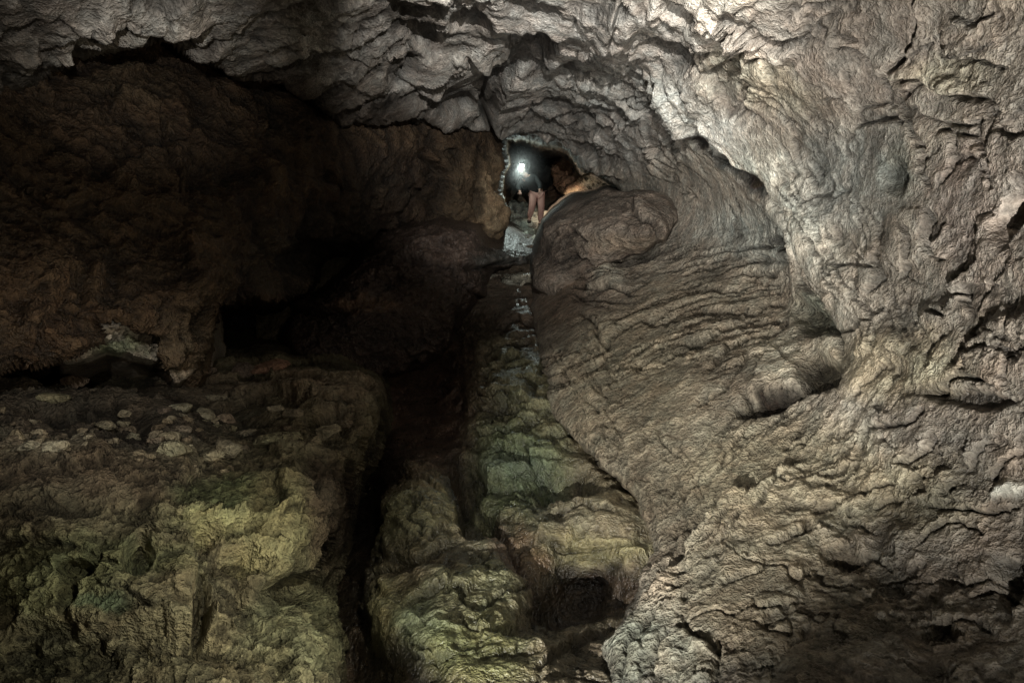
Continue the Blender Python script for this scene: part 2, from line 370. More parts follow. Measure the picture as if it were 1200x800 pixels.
# right wall strokes  (raised side = left of travel)
R = [([(819,7),(837,15),(875,26)],7,26),([(800,49),(822,52),(850,60)],6,20),([(856,52),(897,47),(924,45),(950,49)],7,22),([(961,30),(980,49),(1002,56),(1021,67),(1029,86),(1040,98)],12,34),
 ([(875,69),(897,67),(920,79)],7,20),([(1077,-20),(1076,30),(1072,56),(1059,75),(1059,86),(1077,90),(1092,105)],12,40),([(1044,82),(1055,101),(1070,112)],8,18),
 ([(1092,99),(1111,103),(1137,109),(1164,111),(1175,124),(1182,150),(1200,157)],16,40),([(1122,49),(1137,64),(1167,67),(1200,75)],9,28),([(1122,184),(1145,184),(1154,202)],7,18),
 ([(1059,135),(1077,126),(1100,139),(1122,144),(1156,139)],9,22),([(1010,509),(1040,501),(1070,497),(1089,482)],9,28),([(1085,470),(1105,456),(1130,446),(1160,452),(1180,468),(1215,490)],18,45),
 ([(950,609),(969,597),(991,586),(1025,579),(1055,567)],9,22),([(1029,601),(1044,590),(1062,592)],8,14),([(987,609),(1010,616),(1025,631)],8,16),([(1081,594),(1119,597),(1156,597),(1197,597)],10,24),
 ([(1075,640),(1100,620),(1130,618),(1160,630)],9,20),([(1047,541),(1070,537),(1092,522),(1100,504)],8,18),([(1137,549),(1149,522),(1167,522)],7,14),([(1160,564),(1175,541),(1200,534)],9,20),
 ([(965,660),(990,648),(1020,650),(1045,668)],10,24),([(1040,680),(1090,672),(1140,682),(1180,675)],8,20),([(900,640),(935,625),(950,610)],7,20),([(840,680),(875,670),(900,660)],7,22),
 ([(1010,300),(1022,325),(1015,350)],5,14),([(1107,257),(1096,291),(1110,305)],7,18),([(925,79),(950,95),(985,112)],6,18),([(845,35),(880,30),(915,38)],5,18),([(955,115),(975,110),(990,125),(993,139)],6,14),
 ([(1000,470),(1020,440),(1050,425)],5,18),([(1135,700),(1165,690),(1200,700)],8,22),([(1090,735),(1130,725),(1170,740)],8,22),([(1180,15),(1150,25),(1110,10)],5,30)]
for p, h, w in R:
    if p[0][1] < 400: L(p, h*.75, w*2.4, 1.8, h*1.1)
    else: Cq(p, h*.9, 2.4); W.ledge(p, h*.3, w*4, 3, 0)
RV = [([(995,139),(1010,135),(1025,127),(1044,131),(1062,146),(1074,165),(1085,187),(1089,210),(1092,232)],6,26),([(995,154),(1017,150),(1040,142),(1059,154)],8,16),([(1089,161),(1100,154),(1115,165),(1113,202),(1100,225)],6,18),
 ([(1122,161),(1145,165),(1156,187),(1154,214),(1164,225)],6,18),([(1137,434),(1139,411),(1149,377),(1156,370)],11,26),([(1134,344),(1119,340),(1126,325),(1149,299),(1149,272),(1141,250)],10,20),
 ([(1029,287),(1036,325),(1025,347)],6,16),([(1077,381),(1096,370),(1115,374)],7,16),([(1112,374),(1120,350),(1135,345),(1142,370)],7,14),([(975,30),(1000,45),(1012,52)],5,12),([(1062,262),(1070,300),(1055,330)],6,14),([(1180,400),(1192,370),(1185,345)],9,20),([(1135,415),(1165,405),(1195,420)],7,18),
 ([(1090,245),(1084,275),(1092,300)],8,16),([(980,395),(1010,380),(1045,365)],6,14),([(985,330),(1005,315),(1040,318)],4,16)]
for p, h, w in RV:
    if p[0][1] < 400: L(p, h*.75, w*2.4, 1.8, h*1.1, rev=True)
    else: Cq(p, h*.9, 2.4); W.ledge(p, h*.3, w*4, 3, 0, rev=True)
for b in [(1183,258,13,26,-34,15),(1176,135,9,20,-18,-10),(1052,207,15,17,-9,0),(1140,468,42,9,-14,3),(990,652,26,11,-16,10),(1181,688,14,28,-30,0),(1195,230,14,20,-14,0),(1105,740,20,12,-16,0),(1195,640,12,26,-10,0),
          (1040,405,26,18,7,0),(1105,370,20,16,6,0),(970,622,11,9,8,0),(1012,632,14,8,8,10),(1055,630,16,16,8,0),(1112,560,12,10,6,0),(1130,100,50,12,4,10),(1000,590,16,8,6,0),(1165,520,14,10,-6,0),(1065,650,14,8,5,0),(935,690,16,10,6,0),(905,720,20,8,-6,-30),(1180,385,16,22,7,20),(1060,280,20,30,4,0)]: Bq(*b)
# deep groove and gully on the slope
L([(745,715),(775,680),(800,648),(819,612),(845,590),(864,572),(879,560)], 8, 24, 3, 10, rev=True)
L([(790,668),(812,640),(835,608),(855,588),(880,580),(905,566),(940,530)], 13, 26, 3, 10, rev=True)
L([(700,765),(740,722),(770,690),(794,660)], 9, 24, 3, 9, rev=True)
Cq([(864,792),(924,755),(950,721)], 6, 3); Cq([(794,640),(775,670),(752,702)], 8, 4)
# slope striations
W.stria([(640,470),(700,440),(770,405),(850,385),(935,372)], 8, 90, 3.6, 60, 1, kind='groove')
W.stria([(660,330),(740,330),(840,310),(930,300)], 8, 70, 3.0, 45, 2, kind='groove')
W.stria([(650,380),(700,480),(770,560),(800,640)], 8, 30, 1.2, 60, 5, kind='groove')
W.stria([(745,700),(820,620),(900,520),(960,470)], 10, 60, 2.6, 70, 6, kind='groove')
W.stria([(820,90),(900,160),(960,240),(1000,330),(1040,430)], 8, 90, 2.4, 70, 7, kind='groove')
for p, h in [([(819,434),(864,407),(901,396),(931,381)],8),([(770,430),(820,403),(864,388),(928,381)],7),([(882,310),(912,302),(931,304)],4),([(800,349),(840,344),(871,340)],4),([(745,378),(800,372),(860,372),(925,360)],6),([(700,420),(740,380),(790,362)],5),([(810,478),(850,450),(880,420)],5),([(680,372),(700,378),(710,410)],4)]: Cq(p, h*1.3, 2.6); L(p, h*.4, 50, 3, 0)
# boulder contact shadow line, pale boss, foreground block
Bq(745,302,24,9,-16,-25); Bq(712,326,18,15,8,0,1.3); Bq(690,345,16,9,-5,0)
L([(752,860),(768,775),(785,742),(800,734),(834,768),(838,840)], 5, 40, 3, 5, rev=True)
Cq([(838,740),(836,770),(832,810)], 9, 3); Cq([(768,712),(735,770),(720,810)], 8, 3.2); Bq(742,760,22,34,3,25)
Bq(1187,572,14,9,10,-8,1.4)
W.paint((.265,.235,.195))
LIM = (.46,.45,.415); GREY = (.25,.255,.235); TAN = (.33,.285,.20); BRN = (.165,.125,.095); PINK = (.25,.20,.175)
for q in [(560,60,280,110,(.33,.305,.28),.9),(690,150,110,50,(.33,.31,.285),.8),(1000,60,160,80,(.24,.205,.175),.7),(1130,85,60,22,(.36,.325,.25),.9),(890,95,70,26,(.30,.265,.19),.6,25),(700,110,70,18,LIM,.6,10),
  (800,112,36,22,(.52,.51,.46),1,35),(330,118,120,40,(.09,.07,.055),.95,14),(470,145,60,22,(.10,.08,.065),.9,8),(180,70,90,24,(.09,.075,.06),.9),(40,130,60,30,(.06,.05,.04),.9),(425,95,60,20,(.15,.13,.11),.8,-25),(205,48,36,16,(.05,.045,.04),.9),(500,52,20,13,(.07,.06,.055),.9),(550,30,22,13,(.08,.07,.06),.9),(622,52,26,17,(.07,.06,.055),.9),(480,20,40,16,(.16,.14,.12),.8,-20),(300,10,60,12,(.10,.09,.08),.8),(575,115,10,24,(.09,.08,.07),.8),(235,42,18,9,(.55,.53,.5),.9,-40),(200,12,60,8,(.42,.40,.36),.9),(560,70,40,14,(.5,.48,.44),.8,20),(725,90,50,16,(.5,.48,.44),.8),(855,155,55,22,(.56,.54,.49),1,42),(915,205,50,22,(.60,.58,.50),1,50),(958,275,50,22,(.52,.50,.43),1,62),(790,110,30,30,LIM,.8),(985,340,30,50,(.33,.30,.25),.7),(880,275,60,32,(.33,.335,.30),.9,10),(1000,205,60,60,GREY,.7),(1055,200,25,28,(.15,.16,.135),.7),  # dark ceiling patches paint shade; pale arch and ceiling ones paint highlights
  (957,371,24,26,(.10,.125,.10),1,60),(888,207,34,15,(.02,.022,.022),1,42),(829,165,17,13,(.025,.026,.025),1,30),(860,188,20,9,(.06,.06,.055),.9,40),(920,283,12,9,(.02,.02,.02),1),(800,400,160,90,(.31,.265,.20),.9),(912,422,38,28,(.36,.33,.26),.9),(962,436,22,20,(.02,.017,.014),1),(898,472,40,10,(.02,.017,.014),1,-14),(1137,470,50,11,(.03,.026,.02),1,5),(1060,430,90,40,TAN,.8),(1100,440,45,14,(.36,.33,.24),.8),(1150,240,60,90,PINK,.6),(1080,580,110,45,(.29,.25,.165),.7),  # near-black patches paint shade into the niches, holes and lump undercut
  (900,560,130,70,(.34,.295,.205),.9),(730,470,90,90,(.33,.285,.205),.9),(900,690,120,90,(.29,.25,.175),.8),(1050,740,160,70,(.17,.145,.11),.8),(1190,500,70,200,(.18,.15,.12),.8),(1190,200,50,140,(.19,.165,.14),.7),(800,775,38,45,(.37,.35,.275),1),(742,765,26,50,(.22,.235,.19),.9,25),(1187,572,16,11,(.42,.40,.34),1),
  (680,330,60,40,(.18,.135,.105),.7),(740,600,60,50,(.23,.19,.13),.7),(100,20,220,60,(.34,.31,.28),.8),(0,60,80,100,(.10,.085,.07),.9),(712,325,20,18,(.33,.30,.24),1),(232,48,16,10,(.5,.48,.44),.9),(655,340,30,50,(.17,.125,.09),.8),(150,45,90,14,(.45,.42,.37),.5,-20),(540,60,60,40,(.30,.27,.24),.6)]: W.patch(*q)  # small pale ceiling streaks are painted highlights
def wceil(s): return sstep(0, 60, 240-s.V+np.maximum(s.U-760, 0)*-.8)          # ceiling area
def wright(s): return sstep(-40, 60, (s.U-900)-np.maximum(s.V-420, 0)*.1)
def wslope(s): return 1-sstep(-40, 40, (s.U-940)-np.maximum(300-s.V, 0)*-1.0)
def patchy(seed, lo=.15, hi=1.7, sc=.9):
    def f(s):
        if not hasattr(s, 'pm'): s.pm = {}
        if seed not in s.pm:
            P = s.pos(); s.pm[seed] = lo+(hi-lo)*sstep(-.35, .45, fbm(P[..., 0]/sc, P[..., 1]/sc, P[..., 2]/sc, 3, seed))
        return s.pm[seed]
    return f
pa, pb = patchy(201), patchy(207, .1, 1.9, .5)
def MR(fn, m): return lambda P, s: fn(P, s)*m(s)
def smo(s): return (.35+.65*pa(s))*(1-.4*np.exp(-(((s.U-800)/40)**2+((s.V-770)/45)**2))-.6*np.exp(-(((s.U-740)/25)**2+((s.V-760)/45)**2)))
def low(s): return 1-.6*sstep(330, 480, s.V)
def lowr(s): return sstep(430, 560, s.V)
W.finish([
  MR(D_lobes(.70, .026, 1, .08, lambda s: (.15+.85*wright(s))*(1-.8*wceil(s)), .6), low),
  D_terr(1.1, .11, 3.5, 3, (.55, 1, 1.7), lambda s: wceil(s)),
  D_facet(.55, .10, 91, (.6, 1, 1.5), lambda s: wceil(s)),
  D_ridge(.8, .03, 5, 5, (.6, 1, 1.5), lambda s: .05+.8*wceil(s)),
  D_facet(.22, .028, 93, (.8, 1, 1.3), lambda s: wceil(s)*.9+.45*wright(s)*(1-wceil(s))*pa(s)),
  D_terr(.6, .028, 3.5, 6, (1, 1, 1), lambda s: .2+.5*wright(s)*low(s)),
  D_terr(.22, .008, 3.5, 8, (1, 1, 1.3), lambda s: pb(s)*(1-.7*wceil(s))),
  D_terr(.45, .045, 3.5, 85, (1, 1, 1), lambda s: lowr(s)*wright(s)),
  D_ridge(.20, .016, 5, 87, (1, 1, 1.4), lambda s: lowr(s)*wright(s)*pa(s)),
  D_facet(.10, .012, 95, (1, 1, 1.2), lambda s: lowr(s)*pb(s)),
  D_crack(.7, .028, 61, .022, pa),
  MR(D_fbm(.12, .009, 5, 12), smo),
  MR(D_fbm(.030, .0055, 3, 15), smo),
])

# ================================================================== build regions of that sheet
u, v = W.WU, W.WV
ang = inside(u, v, [(-400,400),(-400,-400),(1120,-400),(1000,-40),(900,60),(800,130),(770,170),(752,236),(700,300),(560,260)]) > 0
slope = (inside(u, v, [(560,238),(752,236),(800,240),(905,240),(932,285),(945,340),(965,380),(975,440),(990,470),(930,540),(880,585),(830,640),(790,700),(740,760),(690,1200),(500,1200),(500,300)]) > 0) & ~ang
st = lambda o: prop(o, kind='structure')
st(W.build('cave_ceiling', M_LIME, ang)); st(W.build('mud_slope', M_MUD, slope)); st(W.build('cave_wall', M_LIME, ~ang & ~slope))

# ================================================================== 2. left wall
LW = Sheet(-330, 640, -60, 560, 1.6, [(-330,100,2.2),(-330,500,2.0),(0,100,4.8),(0,250,4.1),(0,430,3.6),(110,400,4.0),(150,200,5.2),(150,320,4.6),(230,380,5.0),(300,100,7.2),(300,250,6.2),(330,360,6.6),
  (400,160,8.2),(400,260,8.4),(380,320,9.2),(470,180,9.6),(470,250,10.5),(540,180,11.5),(520,240,11.6),(570,200,12.2),(575,285,12.4),(300,450,7.5),(0,0,5.5),(400,50,9)], seed=20)
LW.outline([(-330,-60),(640,-60),(596,120),(588,180),(585,240),(584,290),(572,290),(560,270),(530,262),(500,262),(450,272),(420,300),(380,325),(330,352),(250,350),(245,400),(232,440),(215,455),(195,440),(185,400),(150,378),(112,372),(115,400),(95,412),(60,425),(0,436),(-330,470)], r=16, drop=.05, cut=40)
for a in [([(100,300),(105,340),(112,372)],9,20),([(40,420),(50,370),(90,330)],8,24),([(190,130),(200,170),(215,230)],7,18),([(270,190),(300,210),(310,240)],8,18),([(380,190),(400,220),(385,250)],8,20),([(500,180),(520,210),(515,250)],10,24),([(555,180),(560,220),(558,260)],12,22),([(140,100),(130,120),(128,135)],7,14)]: LW.ledge(*a)
for b in [(200,225,10,14,9),(305,215,14,18,10),(390,225,12,14,8),(60,300,40,50,10),(150,270,30,30,-10),(250,200,30,24,-10),(120,180,30,20,-9),(540,220,22,40,9),(575,255,12,26,8),(370,305,40,22,-20),(215,420,20,30,14),(230,300,30,60,8),(60,380,36,34,10),(135,320,14,30,-10)]: LW.blob(*b)
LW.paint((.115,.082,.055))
for q in [(60,370,90,60,(.15,.10,.062),.9),(150,100,50,24,(.14,.11,.075),.8),(540,220,34,44,(.17,.13,.09),.9),(576,245,22,56,(.50,.40,.29),.95),(370,300,80,50,(.05,.035,.025),.9),(215,415,36,50,(.22,.175,.13),1),(320,220,60,30,(.12,.085,.05),.6),(440,220,60,40,(.08,.06,.045),.6)]: LW.patch(*q)  # jamb patch painted pale for its lit look, recess patch darkened as shade
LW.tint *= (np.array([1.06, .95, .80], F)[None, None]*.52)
LW.finish([D_lobes(.80, .06, 7, .2, None, .7), D_facet(.55, .10, 103), D_facet(.2, .035, 105), D_ridge(.9, .08, 6, 22), D_terr(.7, .05, 3.5, 24), D_ridge(.22, .014, 4, 25, (1,1,1), pb), D_fbm(.07, .012, 5, 28), D_fbm(.02, .004, 3, 29)])
pil = inside(LW.WU, LW.WV, [(150,372),(160,335),(200,322),(240,325),(262,345),(262,500),(150,500)]) > 0
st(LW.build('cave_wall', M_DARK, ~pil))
p0 = tuple(pt(215, 450, 5.0))
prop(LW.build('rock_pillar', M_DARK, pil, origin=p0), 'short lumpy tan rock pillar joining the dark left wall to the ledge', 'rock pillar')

# pale flowstone curtain under the wall
FS = Sheet(70, 270, 340, 470, 1.0, [(80,350,4.6),(80,440,4.5),(170,360,5.2),(170,430,4.9),(260,360,5.8),(260,450,5.4)], seed=30)
FS.outline([(70,378),(110,371),(150,374),(200,374),(232,378),(236,408),(225,440),(205,452),(190,425),(172,420),(150,414),(125,410),(100,420),(70,424)], 12, .012, 30)
FS.stria([(90,378),(150,380),(220,384)], 5, 12, 3, 40, 31); FS.ledge([(110,402),(140,392),(175,398),(200,402)], 7, 14, 1.6)
for k in range(9): FS.blob(115+k*11, 384+random.uniform(-4, 4), 5, 6, 4)
FS.paint((.40,.345,.28)); FS.patch(140,406,36,10,(.24,.26,.17),.9); FS.patch(215,415,20,30,(.27,.22,.16),.9); FS.patch(135,378,34,7,(.46,.43,.42),.9)
FS.finish([D_ridge(.12, .022, 4, 33), D_fbm(.04, .008, 3, 36)])
prop(FS.build('flowstone_shelf', M_LIME, origin=tuple(pt(170, 415, 5))), 'pale lumpy flowstone shelf glowing under the dark left wall', 'flowstone')

# ================================================================== 3. left ledge
K = Sheet(-330, 500, 385, 1130, 1.35, [(-330,430,3.4),(-330,560,2.1),(-330,1100,1.2),(0,425,5.6),(200,425,6.4),(350,430,7.0),(420,420,7.6),(0,470,4.2),(200,480,4.6),(350,480,5.2),(425,470,5.4),(0,520,3.5),(200,520,3.8),(350,530,4.3),(420,540,4.5),
  (0,575,3.05),(200,580,3.3),(330,590,3.7),(400,600,4.1),(430,560,5.2),(0,680,2.85),(200,680,3.0),(330,690,3.3),(390,690,3.8),(0,800,2.6),(200,800,2.6),(370,800,3.1),(0,1100,1.7),(400,1100,2.1),(250,455,5.9),(470,600,6.5)], seed=50)
K.outline([(-330,425),(0,438),(110,432),(200,432),(300,425),(400,428),(430,450),(432,490),(418,530),(392,575),(384,640),(362,690),(368,740),(384,800),(400,1130),(-330,1130)], 16, .010, 70)
L = K.ledge
for a in [([(250,478),(300,470),(350,468),(385,464)],8,40,2.4),([(240,440),(290,436),(340,440)],4,26,2),([(229,612),(262,603),(311,604),(345,590)],-9,24,2.4),([(0,540),(60,548),(120,545),(200,560)],-6,30,3),([(290,505),(330,520),(370,512)],6,14,2),
          ([(355,570),(372,600),(378,640),(392,670)],9,22,2.4,None,True),([(318,560),(330,585),(322,600)],7,14,2),([(180,612),(205,618),(225,640)],8,16,2),([(395,475),(405,500),(415,520)],8,16,2),([(60,660),(110,650),(150,665)],7,22,2.4),([(150,700),(185,715),(210,740)],8,22,2.4),
          ([(235,660),(238,700),(232,740)],10,18,2.4),([(290,660),(300,690),(330,715)],8,22,2.4),([(100,760),(150,735),(200,745),(260,740)],8,26,2.4),([(0,630),(40,640),(80,632)],6,20,2.4),([(330,730),(335,770),(325,800)],7,20,2.4)]: L(*a)
for b in [(163,650,15,24,-22,15),(240,622,18,8,-16),(236,700,10,34,-20,5),(290,648,22,12,-18,25),(312,655,12,9,-12),(200,745,60,14,-20,5),(60,760,60,30,-18),(90,665,16,14,-14),(85,700,8,22,-10),(30,600,34,14,-10),(345,690,24,20,-16),(400,490,20,12,-10),(120,600,40,12,-8),
          (265,590,40,12,8),(330,620,26,26,10),(270,700,30,30,8),(60,640,40,20,8),(150,690,30,16,7),(350,745,26,36,9),(230,775,50,20,8),(390,498,12,10,8),(345,528,30,9,9),(160,500,30,14,-8),(60,490,50,10,-9),(40,432,70,12,-8),(140,438,50,9,-16),(375,580,7,24,8),(392,575,5,26,7)]: K.blob(*(b[:4]+((b[4]*2.0 if b[4] < 0 else b[4]),)+b[5:]))
K.paint((.155,.135,.085))
for q in [(300,455,150,16,(.24,.19,.13),.9),(100,490,200,50,(.075,.062,.048),.9),(130,560,200,26,(.085,.066,.045),.9),(60,600,60,20,(.07,.06,.04),.8),(20,790,60,40,(.05,.045,.03),.8),(160,660,20,30,(.05,.05,.035),.8),(210,750,60,14,(.05,.045,.03),.8),(60,680,90,44,(.155,.16,.085),.9),(150,650,80,24,(.14,.15,.08),.7),(260,572,50,22,(.12,.14,.07),.8),(265,606,60,14,(.26,.25,.13),.8),(330,620,50,50,(.22,.205,.11),.8),  # darkest patches paint broad shadows onto the ledge face and its pits
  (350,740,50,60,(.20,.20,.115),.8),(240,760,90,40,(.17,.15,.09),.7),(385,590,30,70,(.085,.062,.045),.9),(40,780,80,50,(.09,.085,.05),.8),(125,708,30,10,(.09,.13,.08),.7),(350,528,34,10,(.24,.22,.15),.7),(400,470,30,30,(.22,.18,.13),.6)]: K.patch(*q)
K.finish([D_facet(.5, .09, 97, (.9, 1, 1.2)), D_ridge(.45, .03, 5, 52), D_facet(.16, .032, 98), D_terr(.8, .07, 3.5, 51, (.8, 1, 1.5)), D_crack(.5, .05, 66, .05, pa), D_ridge(.14, .008, 4, 55, (1,1,1), pb), MR(D_fbm(.06, .012, 5, 58), pa), D_fbm(.018, .005, 3, 60)])
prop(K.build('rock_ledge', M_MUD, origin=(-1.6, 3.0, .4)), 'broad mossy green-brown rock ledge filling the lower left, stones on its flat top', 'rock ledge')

# ================================================================== 4. cave floor and green channel
FL = Sheet(300, 900, 301, 1130, 1.35, [(300,600,8),(300,350,11),(400,330,10.5),(480,330,9.6),(560,300,11.5),(620,300,12),(700,290,12),(430,420,9.5),(500,420,9.6),(560,360,9.8),(610,340,10.),(600,400,8.3),(660,400,8.2),(520,500,7.2),(480,545,5.7),(430,520,7.6),(580,460,7.0),(640,480,6.3),(700,500,6.2),
  (470,560,5.6),(440,600,5.2),(560,560,5.6),(640,560,5.2),(740,560,5.2),(480,620,4.6),(560,620,4.6),(640,620,4.5),(740,620,4.3),(400,680,4.6),(480,700,3.7),(560,700,3.7),(620,690,3.9),(700,640,4.3),(690,700,4.3),(740,720,3.6),(640,770,3.1),(560,790,2.95),(460,800,3.1),(400,790,3.6),(740,800,2.95),(500,900,2.5),(700,900,2.5),(800,700,4.),(600,1100,1.9),(350,1100,2.1),(850,1100,1.9)], seed=70)
L, B = FL.ledge, FL.blob
for a in [([(449,654),(479,652),(509,646),(531,641)],11,30,2.6),([(471,717),(486,702),(512,695),(531,693)],11,26,2.4),([(539,721),(550,740),(587,740),(621,732)],8,20,2.2),([(550,586),(580,624),(602,657),(621,695),(625,732)],14,34,4,10,True),
          ([(625,785),(662,751),(700,740),(737,721)],11,24,2.4),([(561,445),(587,434),(610,411)],9,18,2.2),([(557,460),(572,471),(595,471),(625,475)],9,16,2),([(539,490),(569,482),(610,479),(662,482)],9,16,2),([(542,515),(580,510),(610,495),(640,486)],10,18,2.2),
          ([(557,541),(595,537),(632,537),(660,530)],10,18,2.2),([(560,575),(582,562),(610,566),(640,580)],10,18,2.2),([(565,592),(610,592),(640,584)],9,16,2),([(535,528),(550,545),(556,560)],8,14,2),([(440,610),(465,616),(500,608),(540,615)],7,20,2),
          ([(470,570),(495,566),(512,580),(520,590)],7,14,2),([(640,600),(690,596),(730,602)],7,18,2.2),([(580,640),(620,632),(660,640),(740,636)],8,20,2.2),([(690,530),(720,545),(760,560)],7,16,2.2),([(560,420),(590,405),(630,400)],7,14,2),([(575,380),(600,372),(630,380)],6,14,2),
          ([(475,760),(500,775),(540,770)],8,20,2.2),([(560,770),(600,762),(640,768)],7,20,2.2),([(655,505),(690,515),(720,512)],6,14,2),([(500,640),(520,626),(548,625)],6,14,2),([(420,690),(440,670),(470,662)],7,18,2)]: L(a[0], a[1]*(.7 if a[0][0][1] < 600 else .85), a[2]*1.3, *a[3:])
for b in [(655,567,36,18,-55),(550,557,16,20,-60),(558,606,22,22,-60),(688,704,74,32,-22,-8,1.1),(655,715,30,18,-14,0,1.1),(700,722,50,14,8,-10,1.2),(485,590,40,42,12),(460,620,34,20,8),(565,708,52,34,11),(495,745,36,34,9),(440,700,26,34,8),(595,520,30,10,8),(600,555,30,9,8),(640,500,20,9,7),(590,445,22,12,7),(600,420,16,9,6),(600,600,26,8,7),(650,625,40,14,8),
          (700,610,34,14,6),(600,655,14,26,-8,-25),(540,690,20,12,5),(505,500,34,44,-10,10,1.1),(405,690,26,110,-20,6,1.02),(424,570,36,54,-14,28,1.05),(440,795,50,34,-18,0,1.05),(420,780,26,30,-12),(415,720,14,20,-8)]: B(*b)
FL.stria([(590,380),(600,450),(600,520),(610,600)], 14, 60, 2, 60, 71)
FL.paint((.17,.145,.095))
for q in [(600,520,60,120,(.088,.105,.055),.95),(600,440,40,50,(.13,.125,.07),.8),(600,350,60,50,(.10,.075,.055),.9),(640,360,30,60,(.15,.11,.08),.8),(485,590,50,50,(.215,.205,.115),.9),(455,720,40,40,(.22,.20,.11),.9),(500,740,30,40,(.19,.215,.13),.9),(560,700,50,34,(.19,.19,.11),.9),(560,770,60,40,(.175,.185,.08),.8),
  (620,660,22,50,(.16,.105,.065),.8,-25),(700,645,60,18,(.22,.20,.105),.9),(690,700,82,36,(.02,.015,.012),1,-6),(700,600,60,30,(.22,.195,.13),.8),(700,770,70,30,(.18,.155,.115),.8),(480,470,90,110,(.10,.058,.042),.9,20),(640,470,30,40,(.17,.15,.09),.6),(600,548,40,14,(.08,.105,.075),.6)]: FL.patch(*q)  # near-black pit patch paints its shadow together with dark wet mud
FL.patch(402,690,28,170,(.03,.024,.018),1,7); FL.patch(428,572,40,60,(.035,.024,.018),1,30); FL.patch(535,560,16,40,(.03,.025,.018),.9,-10); FL.patch(440,800,70,50,(.035,.03,.022),1); FL.patch(590,640,16,60,(.09,.06,.045),.8,-30)  # dark patches paint the shadow strip down the gully
FL.finish([D_facet(.5, .035, 99, (1, 1, 1.3)), D_facet(.2, .010, 101, (1, 1, 1.4)), D_facet(.36, .11, 83, (1, 1, 1.4), lambda s: np.exp(-(((s.U-600)/60)**2+((s.V-520)/110)**2))), D_ridge(.6, .03, 5, 72), D_crack(.5, .04, 68, .035, pa), MR(D_fbm(.08, .008, 5, 78), pa), D_fbm(.02, .0025, 2, 79)])
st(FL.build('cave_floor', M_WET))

# ================================================================== 5. domed boulder above the slope
DB = Sheet(590, 840, 195, 370, .9, [(640,240,10.6),(700,230,9.6),(760,235,8.8),(800,245,8.6),(640,290,9.2),(700,270,8.3),(760,270,7.8),(800,280,8.2),(640,330,8.9),(700,310,8.7),(740,300,8.5)], seed=90)
DB.outline([(622,335),(624,300),(638,270),(654,248),(672,234),(700,225),(740,223),(782,229),(800,241),(792,262),(778,282),(747,298),(715,310),(690,322),(665,335),(645,352)], 22, .07, 30)
L = DB.ledge
L([(742,229),(746,244),(765,256),(775,272),(770,284)], 6, 14, 1.8); L([(640,300),(665,296),(690,305),(696,316)], 6, 18, 2); L([(640,285),(670,272),(695,282)], 5, 18, 2); L([(645,316),(670,310),(690,300)], 5, 12, 1.6)
DB.stria([(640,290),(700,262),(770,262)], 8, 26, 2.2, 50, 91); DB.blob(655,300,26,16,-7)
DB.paint((.155,.125,.10)); DB.patch(655,295,34,26,(.09,.07,.055),.8); DB.patch(735,285,45,12,(.18,.14,.10),.6)
DB.finish([D_ridge(.7, .03, 4, 93), D_fbm(.12, .012, 4, 96), D_fbm(.04, .006, 3, 98)])
prop(DB.build('boulder', M_MUD, origin=tuple(pt(710, 300, 9))), 'large smooth domed brown boulder right of the lit passage mouth', 'boulder')

# fluted flow mound, left of the passage mouth
FM = Sheet(300, 680, 235, 470, 1.0, [(320,400,9.0),(330,330,10.5),(450,260,10.6),(520,258,10.5),(560,268,10.6),(600,290,11.4),(450,310,9.0),(520,300,8.8),(560,310,9.5),(630,320,11.),(400,360,8.4),(480,360,8.5),(560,380,9.0),(430,430,8.6),(620,400,10.)], seed=110)
FM.outline([(330,395),(350,360),(400,335),(425,300),(450,274),(490,263),(530,262),(556,272),(566,292),(600,292),(622,298),(618,312),(575,318),(560,340),(540,380),(500,430),(430,440),(350,420)], 16, .012, 40)
FM.stria([(380,360),(450,310),(520,278),(560,285)], 6, 50, 4.0, 60, 111)
FM.stria([(520,262),(545,285),(552,315)], 4, 30, 3.0, 22, 112)
FM.ledge([(330,365),(400,358),(450,350)], 9, 10, 2); FM.ledge([(440,316),(500,305),(560,312),(620,304)], 7, 12, 2); FM.ledge([(400,340),(450,330),(490,332)], 6, 12, 2); FM.ledge([(545,330),(560,345),(575,340)], 6, 8, 1.6)
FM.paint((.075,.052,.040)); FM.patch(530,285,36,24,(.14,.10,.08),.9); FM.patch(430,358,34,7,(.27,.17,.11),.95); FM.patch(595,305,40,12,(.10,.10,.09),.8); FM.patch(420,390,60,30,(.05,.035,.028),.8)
FM.finish([D_ridge(.5, .06, 4, 115, (1, 1, 1.8)), D_fbm(.12, .016, 4, 117), D_fbm(.04, .006, 3, 118)])
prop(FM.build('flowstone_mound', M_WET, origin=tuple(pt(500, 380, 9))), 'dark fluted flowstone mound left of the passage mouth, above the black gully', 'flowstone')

# ================================================================== 6. passage beyond, steps
BW = Sheet(520, 740, 120, 330, .9, [(520,150,19),(740,150,16),(600,150,22),(640,150,22),(710,200,17),(600,220,22),(640,210,23),(680,230,17.5),(640,250,20.5),(600,250,21),(740,260,14),(520,300,16),(600,300,17),(690,250,15),(640,300,15)], seed=130)
L = BW.ledge
L([(645,185),(655,215),(668,240),(655,262)], 14, 30, 2, 2); L([(600,238),(620,240),(640,232)], 8, 20, 2); BW.blob(648,248,11,16,8); BW.blob(620,190,26,30,-14)
BW.paint((.13,.115,.085)); BW.patch(665,222,20,30,(.40,.23,.14),.95,-25); BW.patch(680,240,24,14,(.36,.29,.18),.8); BW.patch(610,245,20,12,(.24,.185,.13),.9); BW.patch(620,195,30,28,(.05,.055,.05),.9); BW.patch(640,260,30,12,(.34,.27,.18),.6); BW.patch(647,248,12,15,(.17,.15,.10),.9)  # orange and pale patches paint warm light onto the passage wall
